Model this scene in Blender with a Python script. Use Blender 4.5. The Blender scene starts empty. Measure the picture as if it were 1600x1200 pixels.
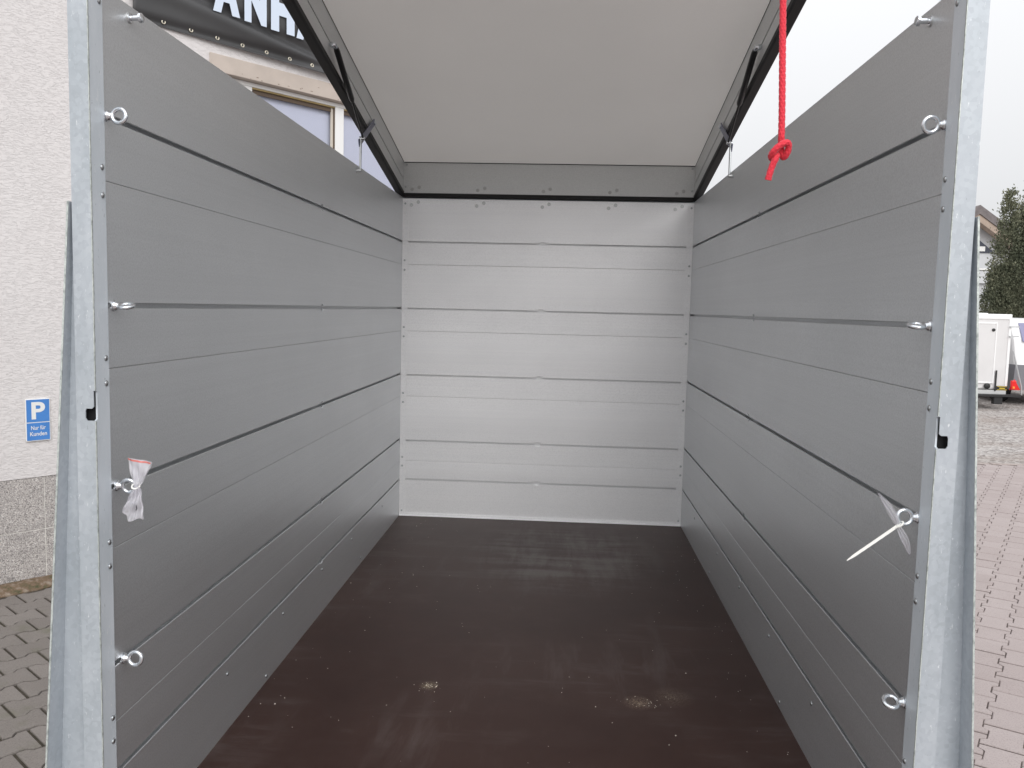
import bpy, bmesh, math, random
from mathutils import Vector, Matrix
import numpy as np

random.seed(7)
SC = bpy.context.scene
COL = SC.collection
R = math.radians

# ------------------------------------------------------------------ camera
CAM_H = 1.66
cam_d = bpy.data.cameras.new('camera')
cam_d.sensor_width = 36.0
cam_d.lens = 29.39
cam_d.clip_start = 0.02
cam_d.clip_end = 3000
cam = bpy.data.objects.new('camera', cam_d)
COL.objects.link(cam)
c_r = Vector((0.99784826, 0.06098464, 0.02407765))
c_u = Vector((-0.02943373, 0.0885094, 0.99564037))
c_f = Vector((-0.05858767, 0.9942067, -0.09011396))
cam.matrix_world = Matrix(((c_r.x, c_u.x, -c_f.x, 0), (c_r.y, c_u.y, -c_f.y, 0), (c_r.z, c_u.z, -c_f.z, CAM_H), (0, 0, 0, 1)))
SC.camera = cam

# ------------------------------------------------------------------ sky and sun (overcast)
SUN_EL, SUN_AZ = 32.0, 165.0          # azimuth measured from +Y (view direction) clockwise: behind the camera, to the right
wld = bpy.data.worlds.new('World')
SC.world = wld
wld.use_nodes = True
wt = wld.node_tree
bg = wt.nodes['Background']
sky = wt.nodes.new('ShaderNodeTexSky')
sky.sky_type = 'NISHITA'
sky.sun_disc = False
sky.sun_elevation = R(SUN_EL)
sky.sun_rotation = R(SUN_AZ)
sky.dust_density = 4.0
hsv = wt.nodes.new('ShaderNodeHueSaturation')
hsv.inputs['Saturation'].default_value = 0.12
wt.links.new(sky.outputs['Color'], hsv.inputs['Color'])
cloud = wt.nodes.new('ShaderNodeMix')
cloud.data_type = 'RGBA'
cloud.inputs[0].default_value = 0.82
wt.links.new(hsv.outputs['Color'], cloud.inputs[6])
cloud.inputs[7].default_value = (8.6, 8.7, 8.9, 1)
# overcast luminance: the deck is brighter overhead than towards the horizon
geo = wt.nodes.new('ShaderNodeTexCoord')
sepz = wt.nodes.new('ShaderNodeSeparateXYZ')
wt.links.new(geo.outputs['Generated'], sepz.inputs[0])
mr = wt.nodes.new('ShaderNodeMapRange')
mr.inputs['From Min'].default_value = 0.0
mr.inputs['From Max'].default_value = 1.0
mr.inputs['To Min'].default_value = 0.62
mr.inputs['To Max'].default_value = 1.46
wt.links.new(sepz.outputs['Z'], mr.inputs['Value'])
cie = wt.nodes.new('ShaderNodeVectorMath')
cie.operation = 'SCALE'
wt.links.new(cloud.outputs[2], cie.inputs[0])
wt.links.new(mr.outputs['Result'], cie.inputs['Scale'])
wt.links.new(cie.outputs[0], bg.inputs['Color'])
bg.inputs['Strength'].default_value = 0.11

sun_d = bpy.data.lights.new('sun', 'SUN')
sun_d.energy = 1.0
sun_d.angle = R(45)
sun_d.color = (1.0, 0.98, 0.955)
sun = bpy.data.objects.new('sun', sun_d)
COL.objects.link(sun)
_sd = Vector((math.sin(R(SUN_AZ)) * math.cos(R(SUN_EL)), math.cos(R(SUN_AZ)) * math.cos(R(SUN_EL)), math.sin(R(SUN_EL))))
sun.rotation_euler = _sd.to_track_quat('Z', 'Y').to_euler()
sun.location = _sd * 30

SC.view_settings.view_transform = 'Standard'
SC.view_settings.look = 'None'
SC.view_settings.exposure = 0.4
SC.view_settings.gamma = 1.0
SC.render.engine = 'CYCLES'
SC.cycles.max_bounces = 10
SC.cycles.diffuse_bounces = 5
SC.cycles.glossy_bounces = 5
SC.cycles.transparent_max_bounces = 12
SC.cycles.use_denoising = True
SC.cycles.sample_clamp_indirect = 6.0

# ------------------------------------------------------------------ materials
MATS = {}


class NT:
    """small helper round a material's node tree"""
    def __init__(self, name):
        self.m = bpy.data.materials.new(name)
        self.m.use_nodes = True
        self.t = self.m.node_tree
        self.p = self.t.nodes['Principled BSDF']
        self.out = self.t.nodes['Material Output']
        MATS[name] = self.m

    def n(self, kind, **kw):
        nd = self.t.nodes.new('ShaderNode' + kind)
        for k, v in kw.items():
            if k.startswith('i_'):
                nd.inputs[k[2:].replace('_', ' ')].default_value = v
            else:
                setattr(nd, k, v)
        return nd

    def l(self, a, b):
        self.t.links.new(a, b)

    def coords(self, scale=(1, 1, 1), rot=(0, 0, 0), kind='Object'):
        tc = self.n('TexCoord')
        mp = self.n('Mapping')
        mp.inputs['Scale'].default_value = scale
        mp.inputs['Rotation'].default_value = rot
        self.l(tc.outputs[kind], mp.inputs['Vector'])
        return mp.outputs['Vector']

    def world(self, scale=(1, 1, 1), rot=(0, 0, 0)):
        g = self.n('NewGeometry')
        mp = self.n('Mapping')
        mp.inputs['Scale'].default_value = scale
        mp.inputs['Rotation'].default_value = rot
        self.l(g.outputs['Position'], mp.inputs['Vector'])
        return mp.outputs['Vector']

    def noise(self, vec, scale, detail=4, rough=0.55, dist=0.0):
        nd = self.n('TexNoise')
        nd.inputs['Scale'].default_value = scale
        nd.inputs['Detail'].default_value = detail
        nd.inputs['Roughness'].default_value = rough
        nd.inputs['Distortion'].default_value = dist
        self.l(vec, nd.inputs['Vector'])
        return nd.outputs['Fac']

    def ramp(self, fac, stops):
        nd = self.n('ValToRGB')
        cr = nd.color_ramp
        while len(cr.elements) < len(stops):
            cr.elements.new(0.5)
        for e, (pos, c) in zip(cr.elements, stops):
            e.position = pos
            e.color = (c, c, c, 1) if isinstance(c, (int, float)) else tuple(c) + (1,)
        self.l(fac, nd.inputs['Fac'])
        return nd.outputs['Color']

    def mix(self, fac, a, b, mode='MIX'):
        nd = self.n('Mix', data_type='RGBA', blend_type=mode)
        for s, v in ((0, fac), (6, a), (7, b)):
            if hasattr(v, 'links') or hasattr(v, 'is_linked'):
                self.l(v, nd.inputs[s])
            elif s == 0:
                nd.inputs[0].default_value = v
            else:
                nd.inputs[s].default_value = tuple(v) + (1,) if len(v) == 3 else v
        return nd.outputs[2]

    def math(self, op, a, b=None):
        nd = self.n('Math', operation=op)
        for i, v in enumerate((a, b)):
            if v is None:
                continue
            if hasattr(v, 'is_linked'):
                self.l(v, nd.inputs[i])
            else:
                nd.inputs[i].default_value = v
        return nd.outputs[0]

    def bump(self, height, strength=0.3, dist=0.01):
        nd = self.n('Bump')
        nd.inputs['Strength'].default_value = strength
        nd.inputs['Distance'].default_value = dist
        self.l(height, nd.inputs['Height'])
        self.l(nd.outputs['Normal'], self.p.inputs['Normal'])

    def set(self, **kw):
        for k, v in kw.items():
            key = {'base': 'Base Color', 'rough': 'Roughness', 'metal': 'Metallic', 'spec': 'Specular IOR Level', 'coat': 'Coat Weight'}.get(k, k)
            if hasattr(v, 'is_linked'):
                self.l(v, self.p.inputs[key])
            else:
                self.p.inputs[key].default_value = tuple(v) + (1,) if (isinstance(v, tuple) and len(v) == 3) else v
        return self


def simple(name, base, rough=0.5, metal=0.0, spec=0.5, var=0.0, vscale=20):
    t = NT(name)
    t.set(rough=rough, metal=metal, spec=spec)
    if var:
        f = t.noise(t.world(), vscale, 4)
        lo = tuple(max(0, c * (1 - var)) for c in base)
        hi = tuple(min(1, c * (1 + var)) for c in base)
        t.set(base=t.ramp(f, [(0.3, lo), (0.7, hi)]))
    else:
        t.set(base=base)
    return t.m


# anodised aluminium board: faint drawing lines along the board, mild handling haze
def alu(name, base, rough, metal, stretch):
    t = NT(name)
    oi = t.n('ObjectInfo')
    streak = t.noise(t.world(stretch), 1.0, 3, 0.6)
    blot = t.noise(t.world((2.0, 2.0, 3.0)), 1.0, 5, 0.65)
    grain = t.noise(t.world((330, 330, 330)), 1.0, 2, 0.6)
    scuff = t.noise(t.world(tuple(7 if q < 1 else min(q * 1.6, 90) for q in stretch)), 1.0, 6, 0.7, 0.6)
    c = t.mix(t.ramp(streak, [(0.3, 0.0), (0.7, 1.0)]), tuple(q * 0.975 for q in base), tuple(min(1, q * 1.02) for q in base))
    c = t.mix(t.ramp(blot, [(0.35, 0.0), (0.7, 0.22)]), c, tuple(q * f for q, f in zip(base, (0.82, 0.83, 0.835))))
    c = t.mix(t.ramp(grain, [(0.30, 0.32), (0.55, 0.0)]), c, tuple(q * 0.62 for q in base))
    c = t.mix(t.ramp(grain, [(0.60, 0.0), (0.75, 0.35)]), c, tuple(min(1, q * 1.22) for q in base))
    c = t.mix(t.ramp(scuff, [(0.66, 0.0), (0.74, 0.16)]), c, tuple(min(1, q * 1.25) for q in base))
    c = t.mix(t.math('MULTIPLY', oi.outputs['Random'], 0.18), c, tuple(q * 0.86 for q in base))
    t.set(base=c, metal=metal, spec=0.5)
    rr = t.n('MapRange')
    rr.inputs['To Min'].default_value = rough - 0.06
    rr.inputs['To Max'].default_value = rough + 0.08
    t.l(blot, rr.inputs['Value'])
    t.l(rr.outputs['Result'], t.p.inputs['Roughness'])
    t.bump(grain, 0.05, 0.0006)
    return t.m


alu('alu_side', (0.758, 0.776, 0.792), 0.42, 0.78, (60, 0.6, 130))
alu('alu_front_lit', (0.975, 0.975, 0.99), 0.52, 0.58, (0.6, 60, 130))  # same boards as the sides; brighter light put into a paler base
alu('alu_lid', (0.68, 0.69, 0.69), 0.45, 0.5, (60, 0.6, 200))

# galvanised sheet: zinc spangle, runs and bright chips
t = NT('galvanised')
v = t.world((1, 1, 1))
vor = t.n('TexVoronoi')
vor.inputs['Scale'].default_value = 140
t.l(v, vor.inputs['Vector'])
sp = t.ramp(vor.outputs['Color'], [(0.0, 0.0), (1.0, 1.0)])
clo = t.noise(t.world((14, 14, 5)), 1.0, 5, 0.6)
c = t.mix(t.ramp(clo, [(0.3, 0.0), (0.72, 1.0)]), (0.395, 0.435, 0.47), (0.515, 0.55, 0.59))
c = t.mix(0.08, c, sp, 'OVERLAY')
chip = t.noise(t.world((240, 240, 70)), 1.0, 3, 0.7)
c = t.mix(t.ramp(chip, [(0.66, 0.0), (0.72, 0.55)]), c, (0.85, 0.87, 0.88))
drk = t.noise(t.world((150, 150, 60)), 1.0, 3, 0.7)
c = t.mix(t.ramp(drk, [(0.69, 0.0), (0.74, 0.35)]), c, (0.18, 0.2, 0.21))
t.set(base=c, metal=0.22, rough=t.ramp(clo, [(0.2, 0.36), (0.8, 0.56)]))
t.bump(chip, 0.1, 0.001)

# galvanised inner leg: paler, with sharper runs
t = NT('galvanised_pale')
clo = t.noise(t.world((14, 14, 5)), 1.0, 5, 0.6)
c = t.mix(t.ramp(clo, [(0.3, 0.0), (0.72, 1.0)]), (0.64, 0.70, 0.75), (0.76, 0.81, 0.86))
chip = t.noise(t.world((300, 200, 60)), 1.0, 4, 0.75)
c = t.mix(t.ramp(chip, [(0.62, 0.0), (0.70, 0.8)]), c, (0.93, 0.95, 0.96))
drk = t.noise(t.world((260, 160, 70)), 1.0, 4, 0.75)
c = t.mix(t.ramp(drk, [(0.64, 0.0), (0.72, 0.55)]), c, (0.20, 0.24, 0.26))
t.set(base=c, metal=0.2, rough=t.ramp(clo, [(0.2, 0.34), (0.8, 0.52)]))
t.bump(chip, 0.12, 0.001)

# raw cut edge of the zinc sheet
t = NT('zinc_edge')
e = t.noise(t.world((160, 160, 90)), 1.0, 4, 0.7)
t.set(base=t.ramp(e, [(0.35, (0.30, 0.33, 0.32)), (0.5, (0.50, 0.54, 0.52)), (0.7, (0.66, 0.70, 0.67))]), metal=0.3, rough=0.5)
t.bump(e, 0.4, 0.002)

# plated steel hardware
t = NT('zinc_bright')
e = t.noise(t.coords((60, 60, 60)), 1.0, 2)
t.set(base=t.ramp(e, [(0.3, (0.70, 0.74, 0.78)), (0.7, (0.83, 0.85, 0.88))]), metal=0.95, rough=0.24)
simple('rivet_steel', (0.5, 0.52, 0.53), 0.28, 1.0)
simple('bolt_grey', (0.60, 0.61, 0.61), 0.42, 0.7)
simple('bolt_dull', (0.50, 0.50, 0.50), 0.5, 0.5)
simple('screw_dark', (0.10, 0.10, 0.11), 0.4, 0.6)
simple('rubber', (0.012, 0.012, 0.013), 0.6, 0, 0.35)
simple('strut_black', (0.010, 0.010, 0.011), 0.32, 0, 0.5)
simple('plate_blue_grey', (0.17, 0.18, 0.25), 0.38, 0.6)
simple('hollow_shade', (0.01, 0.01, 0.012), 0.8)

# roof panel: fine-textured grey-white laminate
t = NT('roof_laminate')
g1 = t.noise(t.world((420, 420, 420)), 1.0, 2)
g2 = t.noise(t.world((2, 2, 2)), 1.0, 3)
c = t.mix(t.ramp(g2, [(0.3, 0.0), (0.7, 1.0)]), (0.82, 0.805, 0.79), (0.87, 0.855, 0.84))
t.set(base=t.mix(t.ramp(g1, [(0.3, 0.12), (0.7, 0.0)]), c, (0.4, 0.39, 0.38)), rough=0.55)
t.bump(g1, 0.12, 0.001)
# thin glass-fibre skin: daylight glows through it a little
tl = t.n('BsdfTranslucent')
tl.inputs[0].default_value = (0.90, 0.88, 0.86, 1)
ms = t.n('MixShader')
ms.inputs[0].default_value = 0.36
t.l(t.p.outputs[0], ms.inputs[1])
t.l(tl.outputs[0], ms.inputs[2])
t.l(ms.outputs[0], t.out.inputs['Surface'])

# film-faced plywood floor: brown-black resin film with wire-mesh print, scuffs, dust
t = NT('floor_film')
pos = t.world()
sc1 = t.noise(t.world((2.2, 13.0, 1)), 1.0, 7, 0.66, 0.3)
sc2 = t.noise(t.world((14, 2.2, 1)), 1.0, 7, 0.66, 0.3)
sc3 = t.noise(t.world((2.2, 2.2, 1)), 1.0, 5, 0.6)
fine = t.noise(t.world((230, 230, 1)), 1.0, 3, 0.7)
dustmask = t.math('MULTIPLY', t.ramp(sc1, [(0.50, 0.0), (0.66, 1.0)]), t.ramp(sc3, [(0.44, 0.05), (0.62, 1.0)]))
dust2 = t.math('MULTIPLY', t.ramp(sc2, [(0.52, 0.0), (0.68, 1.0)]), t.ramp(sc3, [(0.46, 0.03), (0.62, 1.0)]))
base = t.mix(t.ramp(sc3, [(0.3, 0.0), (0.7, 1.0)]), (0.033, 0.0155, 0.0125), (0.053, 0.0280, 0.0230))
# a wide dry rubbed patch towards the headboard
sep = t.n('SeparateXYZ')
t.l(pos, sep.inputs[0])
dx = t.math('POWER', t.math('DIVIDE', t.math('SUBTRACT', sep.outputs[0], 0.02), 0.42), 2.0)
dy = t.math('POWER', t.math('DIVIDE', t.math('SUBTRACT', sep.outputs[1], 3.25), 0.55), 2.0)
patch = t.math('SUBTRACT', 1.0, t.math('ADD', dx, dy))
rub = t.math('ADD', t.math('MULTIPLY', sc1, 0.9), t.math('MULTIPLY', sc2, 0.7))
pm = t.ramp(t.math('MULTIPLY', t.ramp(patch, [(0.0, 0.0), (0.75, 1.0)]), t.ramp(rub, [(0.70, 0.0), (0.98, 1.0)])), [(0.0, 0.0), (0.8, 0.85)])
wear = t.math('MAXIMUM', t.math('MULTIPLY', dustmask, 0.30), t.math('MULTIPLY', dust2, 0.24))
wear = t.math('MULTIPLY', t.math('MAXIMUM', wear, pm), t.ramp(fine, [(0.3, 0.72), (0.7, 1.1)]))
c = t.mix(wear, base, (0.185, 0.170, 0.165))
# two small spills of pale dust
def spill(px, py, rad):
    a = t.math('SUBTRACT', sep.outputs[0], px)
    b = t.math('SUBTRACT', sep.outputs[1], py)
    d = t.math('SQRT', t.math('ADD', t.math('POWER', a, 2.0), t.math('POWER', b, 2.0)))
    fall = t.ramp(t.math('DIVIDE', d, rad), [(0.0, 1.0), (0.25, 0.55), (1.0, 0.0)])
    gr = t.noise(t.world((260, 260, 1)), 1.0, 3, 0.7)
    return t.math('MULTIPLY', fall, t.ramp(gr, [(0.42, 0.0), (0.62, 1.0)]))
c = t.mix(spill(-0.312, 2.027, 0.028), c, (0.42, 0.34, 0.23))
c = t.mix(spill(0.212, 1.992, 0.042), c, (0.34, 0.26, 0.19))
c = t.mix(t.math('MULTIPLY', spill(0.30, 2.03, 0.06), 0.5), c, (0.28, 0.22, 0.16))
t.set(base=c, rough=t.ramp(wear, [(0.0, 0.48), (1.0, 0.72)]), spec=0.20)
mesh_a = t.n('TexWave', wave_type='BANDS', bands_direction='X')
mesh_a.inputs['Scale'].default_value = 130
mesh_b = t.n('TexWave', wave_type='BANDS', bands_direction='Y')
mesh_b.inputs['Scale'].default_value = 130
t.l(pos, mesh_a.inputs['Vector'])
t.l(pos, mesh_b.inputs['Vector'])
t.bump(t.math('ADD', mesh_a.outputs['Fac'], mesh_b.outputs['Fac']), 0.06, 0.001)

# roughcast render on the building: short curved drag marks
t = NT('roughcast')
v = t.coords((13, 13, 44))
n1 = t.noise(v, 2.6, 5, 0.62, 0.9)
n2 = t.noise(t.coords((60, 60, 60)), 1.0, 4, 0.7)
grooves = t.ramp(n1, [(0.40, 0.0), (0.50, 1.0)])
hgt = t.math('ADD', t.math('MULTIPLY', grooves, 1.0), t.math('MULTIPLY', n2, 0.8))
stain = t.noise(t.coords((0.7, 0.7, 0.5)), 1.0, 4)
c = t.mix(t.ramp(stain, [(0.35, 0.0), (0.7, 1.0)]), (0.715, 0.685, 0.68), (0.76, 0.735, 0.73))
c = t.mix(t.ramp(n1, [(0.33, 0.22), (0.43, 0.0)]), c, (0.48, 0.44, 0.43))
t.set(base=c, rough=0.95, spec=0.2)
t.bump(hgt, 0.5, 0.005)

# exposed-aggregate plinth slab
t = NT('aggregate')
v = t.coords((1, 1, 1))
vo = t.n('TexVoronoi')
vo.inputs['Scale'].default_value = 230
t.l(v, vo.inputs['Vector'])
spk = t.n('SeparateColor')
t.l(vo.outputs['Color'], spk.inputs[0])
c = t.ramp(spk.outputs[0], [(0.0, (0.15, 0.14, 0.135)), (0.25, (0.34, 0.315, 0.305)), (0.6, (0.46, 0.43, 0.415)), (0.85, (0.53, 0.49, 0.46)), (1.0, (0.74, 0.72, 0.70))])
st = t.noise(t.world((3, 3, 9)), 1.0, 5, 0.65)
c = t.mix(t.ramp(st, [(0.5, 0.0), (0.72, 0.45)]), c, (0.16, 0.15, 0.15))
t.set(base=c, rough=0.8)
t.bump(vo.outputs['Distance'], 0.3, 0.003)
simple('pointing', (0.74, 0.72, 0.68), 0.9, var=0.15, vscale=40)
t = NT('mossy_mortar')
n1 = t.noise(t.world(), 26, 5, 0.65)
t.set(base=t.ramp(n1, [(0.3, (0.07, 0.075, 0.035)), (0.5, (0.17, 0.115, 0.075)), (0.7, (0.30, 0.25, 0.20))]), rough=0.95)
t.bump(n1, 0.8, 0.02)


def paver_mat(name, dark, light, moss):
    t = NT(name)
    oi = t.n('ObjectInfo')
    big = t.noise(t.world((2.2, 2.2, 2.2)), 1.0, 4, 0.6)
    fine = t.noise(t.world((170, 170, 170)), 1.0, 3, 0.7)
    f = t.math('ADD', t.math('MULTIPLY', oi.outputs['Random'], 0.3), t.math('MULTIPLY', big, 0.7))
    c = t.mix(t.ramp(f, [(0.2, 0.0), (0.8, 1.0)]), dark, light)
    c = t.mix(t.ramp(fine, [(0.33, 0.45), (0.5, 0.0)]), c, tuple(x * 0.45 for x in dark))
    c = t.mix(t.ramp(fine, [(0.68, 0.0), (0.78, 0.55)]), c, tuple(min(1, x * 1.7) for x in light))
    if moss:
        mo = t.noise(t.world((5, 5, 5)), 1.0, 5, 0.6)
        c = t.mix(t.ramp(mo, [(0.56, 0.0), (0.72, 0.4)]), c, (0.11, 0.12, 0.06))
    t.set(base=c, rough=0.88, spec=0.3)
    t.bump(fine, 0.35, 0.003)
    return t.m


paver_mat('paver_brown', (0.19, 0.171, 0.157), (0.25, 0.227, 0.211), True)
paver_mat('paver_pink', (0.335, 0.283, 0.273), (0.405, 0.352, 0.342), False)
t = NT('joint_sand')
n1 = t.noise(t.world(), 30, 5, 0.7)
n2 = t.noise(t.world(), 1.3, 4, 0.6)
c = t.ramp(n1, [(0.3, (0.035, 0.028, 0.020)), (0.7, (0.085, 0.070, 0.055))])
t.set(base=t.mix(t.ramp(n2, [(0.4, 0.0), (0.7, 0.5)]), c, (0.06, 0.065, 0.03)), rough=0.95)
t.bump(n1, 0.6, 0.01)
simple('joint_sand_pale', (0.085, 0.066, 0.060), 0.95, var=0.35, vscale=30)
simple('yard_ground', (0.27, 0.25, 0.235), 0.95, var=0.2, vscale=8)
t = NT('gravel')
vo = t.n('TexVoronoi')
vo.inputs['Scale'].default_value = 26
t.l(t.world(), vo.inputs['Vector'])
spk = t.n('SeparateColor')
t.l(vo.outputs['Color'], spk.inputs[0])
pt = t.noise(t.world((0.5, 1.2, 1)), 1.0, 5, 0.65)
c = t.ramp(spk.outputs[0], [(0.0, (0.20, 0.18, 0.17)), (0.5, (0.36, 0.33, 0.315)), (1.0, (0.55, 0.52, 0.50))])
c = t.mix(t.ramp(pt, [(0.42, 0.0), (0.65, 0.6)]), c, (0.25, 0.20, 0.17))
t.set(base=c, rough=0.95)
t.bump(vo.outputs['Distance'], 0.8, 0.03)
simple('kerb_concrete', (0.33, 0.28, 0.26), 0.9, var=0.25, vscale=25)

simple('white_frame', (0.80, 0.80, 0.79), 0.45)
simple('shutter_box', (0.50, 0.435, 0.385), 0.8, var=0.08, vscale=6)
simple('rust_speck', (0.16, 0.10, 0.07), 0.9)
simple('seal_ochre', (0.36, 0.27, 0.12), 0.6, var=0.2, vscale=9)
simple('bead_cream', (0.62, 0.57, 0.50), 0.6)
simple('seal_shade_brown', (0.12, 0.085, 0.06), 0.6)
simple('blind_lavender', (0.74, 0.745, 0.83), 0.7)
t = NT('window_glass')
fr = t.n('LayerWeight')
fr.inputs['Blend'].default_value = 0.22
tr = t.n('BsdfTransparent')
tr.inputs[0].default_value = (0.97, 0.98, 1, 1)
gl = t.n('BsdfGlossy')
gl.inputs['Roughness'].default_value = 0.02
mx = t.n('MixShader')
t.l(fr.outputs['Fresnel'], mx.inputs[0])
t.l(tr.outputs[0], mx.inputs[1])
t.l(gl.outputs[0], mx.inputs[2])
t.l(mx.outputs[0], t.out.inputs['Surface'])

t = NT('banner_pvc')
n1 = t.noise(t.coords((1, 1, 1)), 2.0, 4)
t.set(base=t.ramp(n1, [(0.3, (0.045, 0.045, 0.047)), (0.7, (0.062, 0.062, 0.064))]), rough=0.5, spec=0.5)
simple('banner_print', (0.62, 0.70, 0.82), 0.5)
simple('eyelet_brass', (0.75, 0.70, 0.58), 0.35, 0.8)
simple('sign_white', (0.82, 0.82, 0.80), 0.4)
simple('sign_blue', (0.07, 0.24, 0.62), 0.4, var=0.06, vscale=14)

# red braided rope
t = NT('rope_red')
n1 = t.noise(t.world(), 900, 2)
t.set(base=t.ramp(n1, [(0.3, (0.66, 0.012, 0.035)), (0.7, (0.86, 0.045, 0.075))]), rough=0.7)
t.p.inputs['Sheen Weight'].default_value = 0.3


def plastic(name, col, trans):
    t = NT(name)
    t.set(base=col, rough=0.25, spec=0.6)
    tr = t.n('BsdfTransparent')
    tl = t.n('BsdfTranslucent')
    tl.inputs[0].default_value = col + (1,)
    a = t.n('MixShader')
    a.inputs[0].default_value = 0.35
    t.l(t.p.outputs[0], a.inputs[1])
    t.l(tl.outputs[0], a.inputs[2])
    b = t.n('MixShader')
    b.inputs[0].default_value = trans
    t.l(a.outputs[0], b.inputs[1])
    t.l(tr.outputs[0], b.inputs[2])
    t.l(b.outputs[0], t.out.inputs['Surface'])
    return t.m


plastic('bag_plastic', (0.90, 0.89, 0.94), 0.46)
plastic('bag_red', (0.85, 0.22, 0.18), 0.15)
simple('tie_nylon', (0.86, 0.86, 0.82), 0.4)

simple('van_white', (0.78, 0.78, 0.78), 0.35)
simple('van_panel', (0.68, 0.67, 0.67), 0.4, var=0.03, vscale=3)
simple('trim_white', (0.85, 0.85, 0.85), 0.35)
simple('body_grey', (0.22, 0.22, 0.24), 0.35)
simple('glass_tint', (0.25, 0.25, 0.38), 0.08)
simple('lamp_red', (0.75, 0.02, 0.02), 0.2)
simple('lamp_orange', (0.85, 0.30, 0.05), 0.2)
simple('plate_yellow', (0.75, 0.55, 0.04), 0.4)
simple('black_plastic', (0.015, 0.015, 0.016), 0.5)
simple('tyre', (0.018, 0.018, 0.018), 0.85, var=0.3, vscale=60)
simple('steel_rim', (0.55, 0.56, 0.57), 0.4, 0.7)
simple('house_render', (0.55, 0.56, 0.58), 0.9, var=0.08, vscale=1.5)
simple('roof_tile', (0.17, 0.15, 0.15), 0.8, var=0.2, vscale=8)
simple('fascia_wood', (0.42, 0.33, 0.27), 0.8, var=0.15, vscale=4)
simple('house_glass', (0.05, 0.055, 0.08), 0.1)
simple('bark', (0.10, 0.075, 0.055), 0.95, var=0.3, vscale=12)
t = NT('conifer_leaf')
n1 = t.noise(t.world(), 1.6, 4, 0.6)
n2 = t.noise(t.world(), 14, 3, 0.6)
f = t.math('ADD', t.math('MULTIPLY', n1, 0.55), t.math('MULTIPLY', n2, 0.45))
t.set(base=t.ramp(f, [(0.34, (0.055, 0.066, 0.046)), (0.48, (0.135, 0.147, 0.098)), (0.60, (0.22, 0.22, 0.15)), (0.72, (0.29, 0.24, 0.17))]), rough=0.8, spec=0.2)
simple('crumb_pale', (0.75, 0.70, 0.60), 0.9)


# ------------------------------------------------------------------ geometry helpers
def wpos(o):
    p = Vector((0, 0, 0))
    while o is not None:
        p += Vector(o.location)
        o = o.parent
    return p


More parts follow.
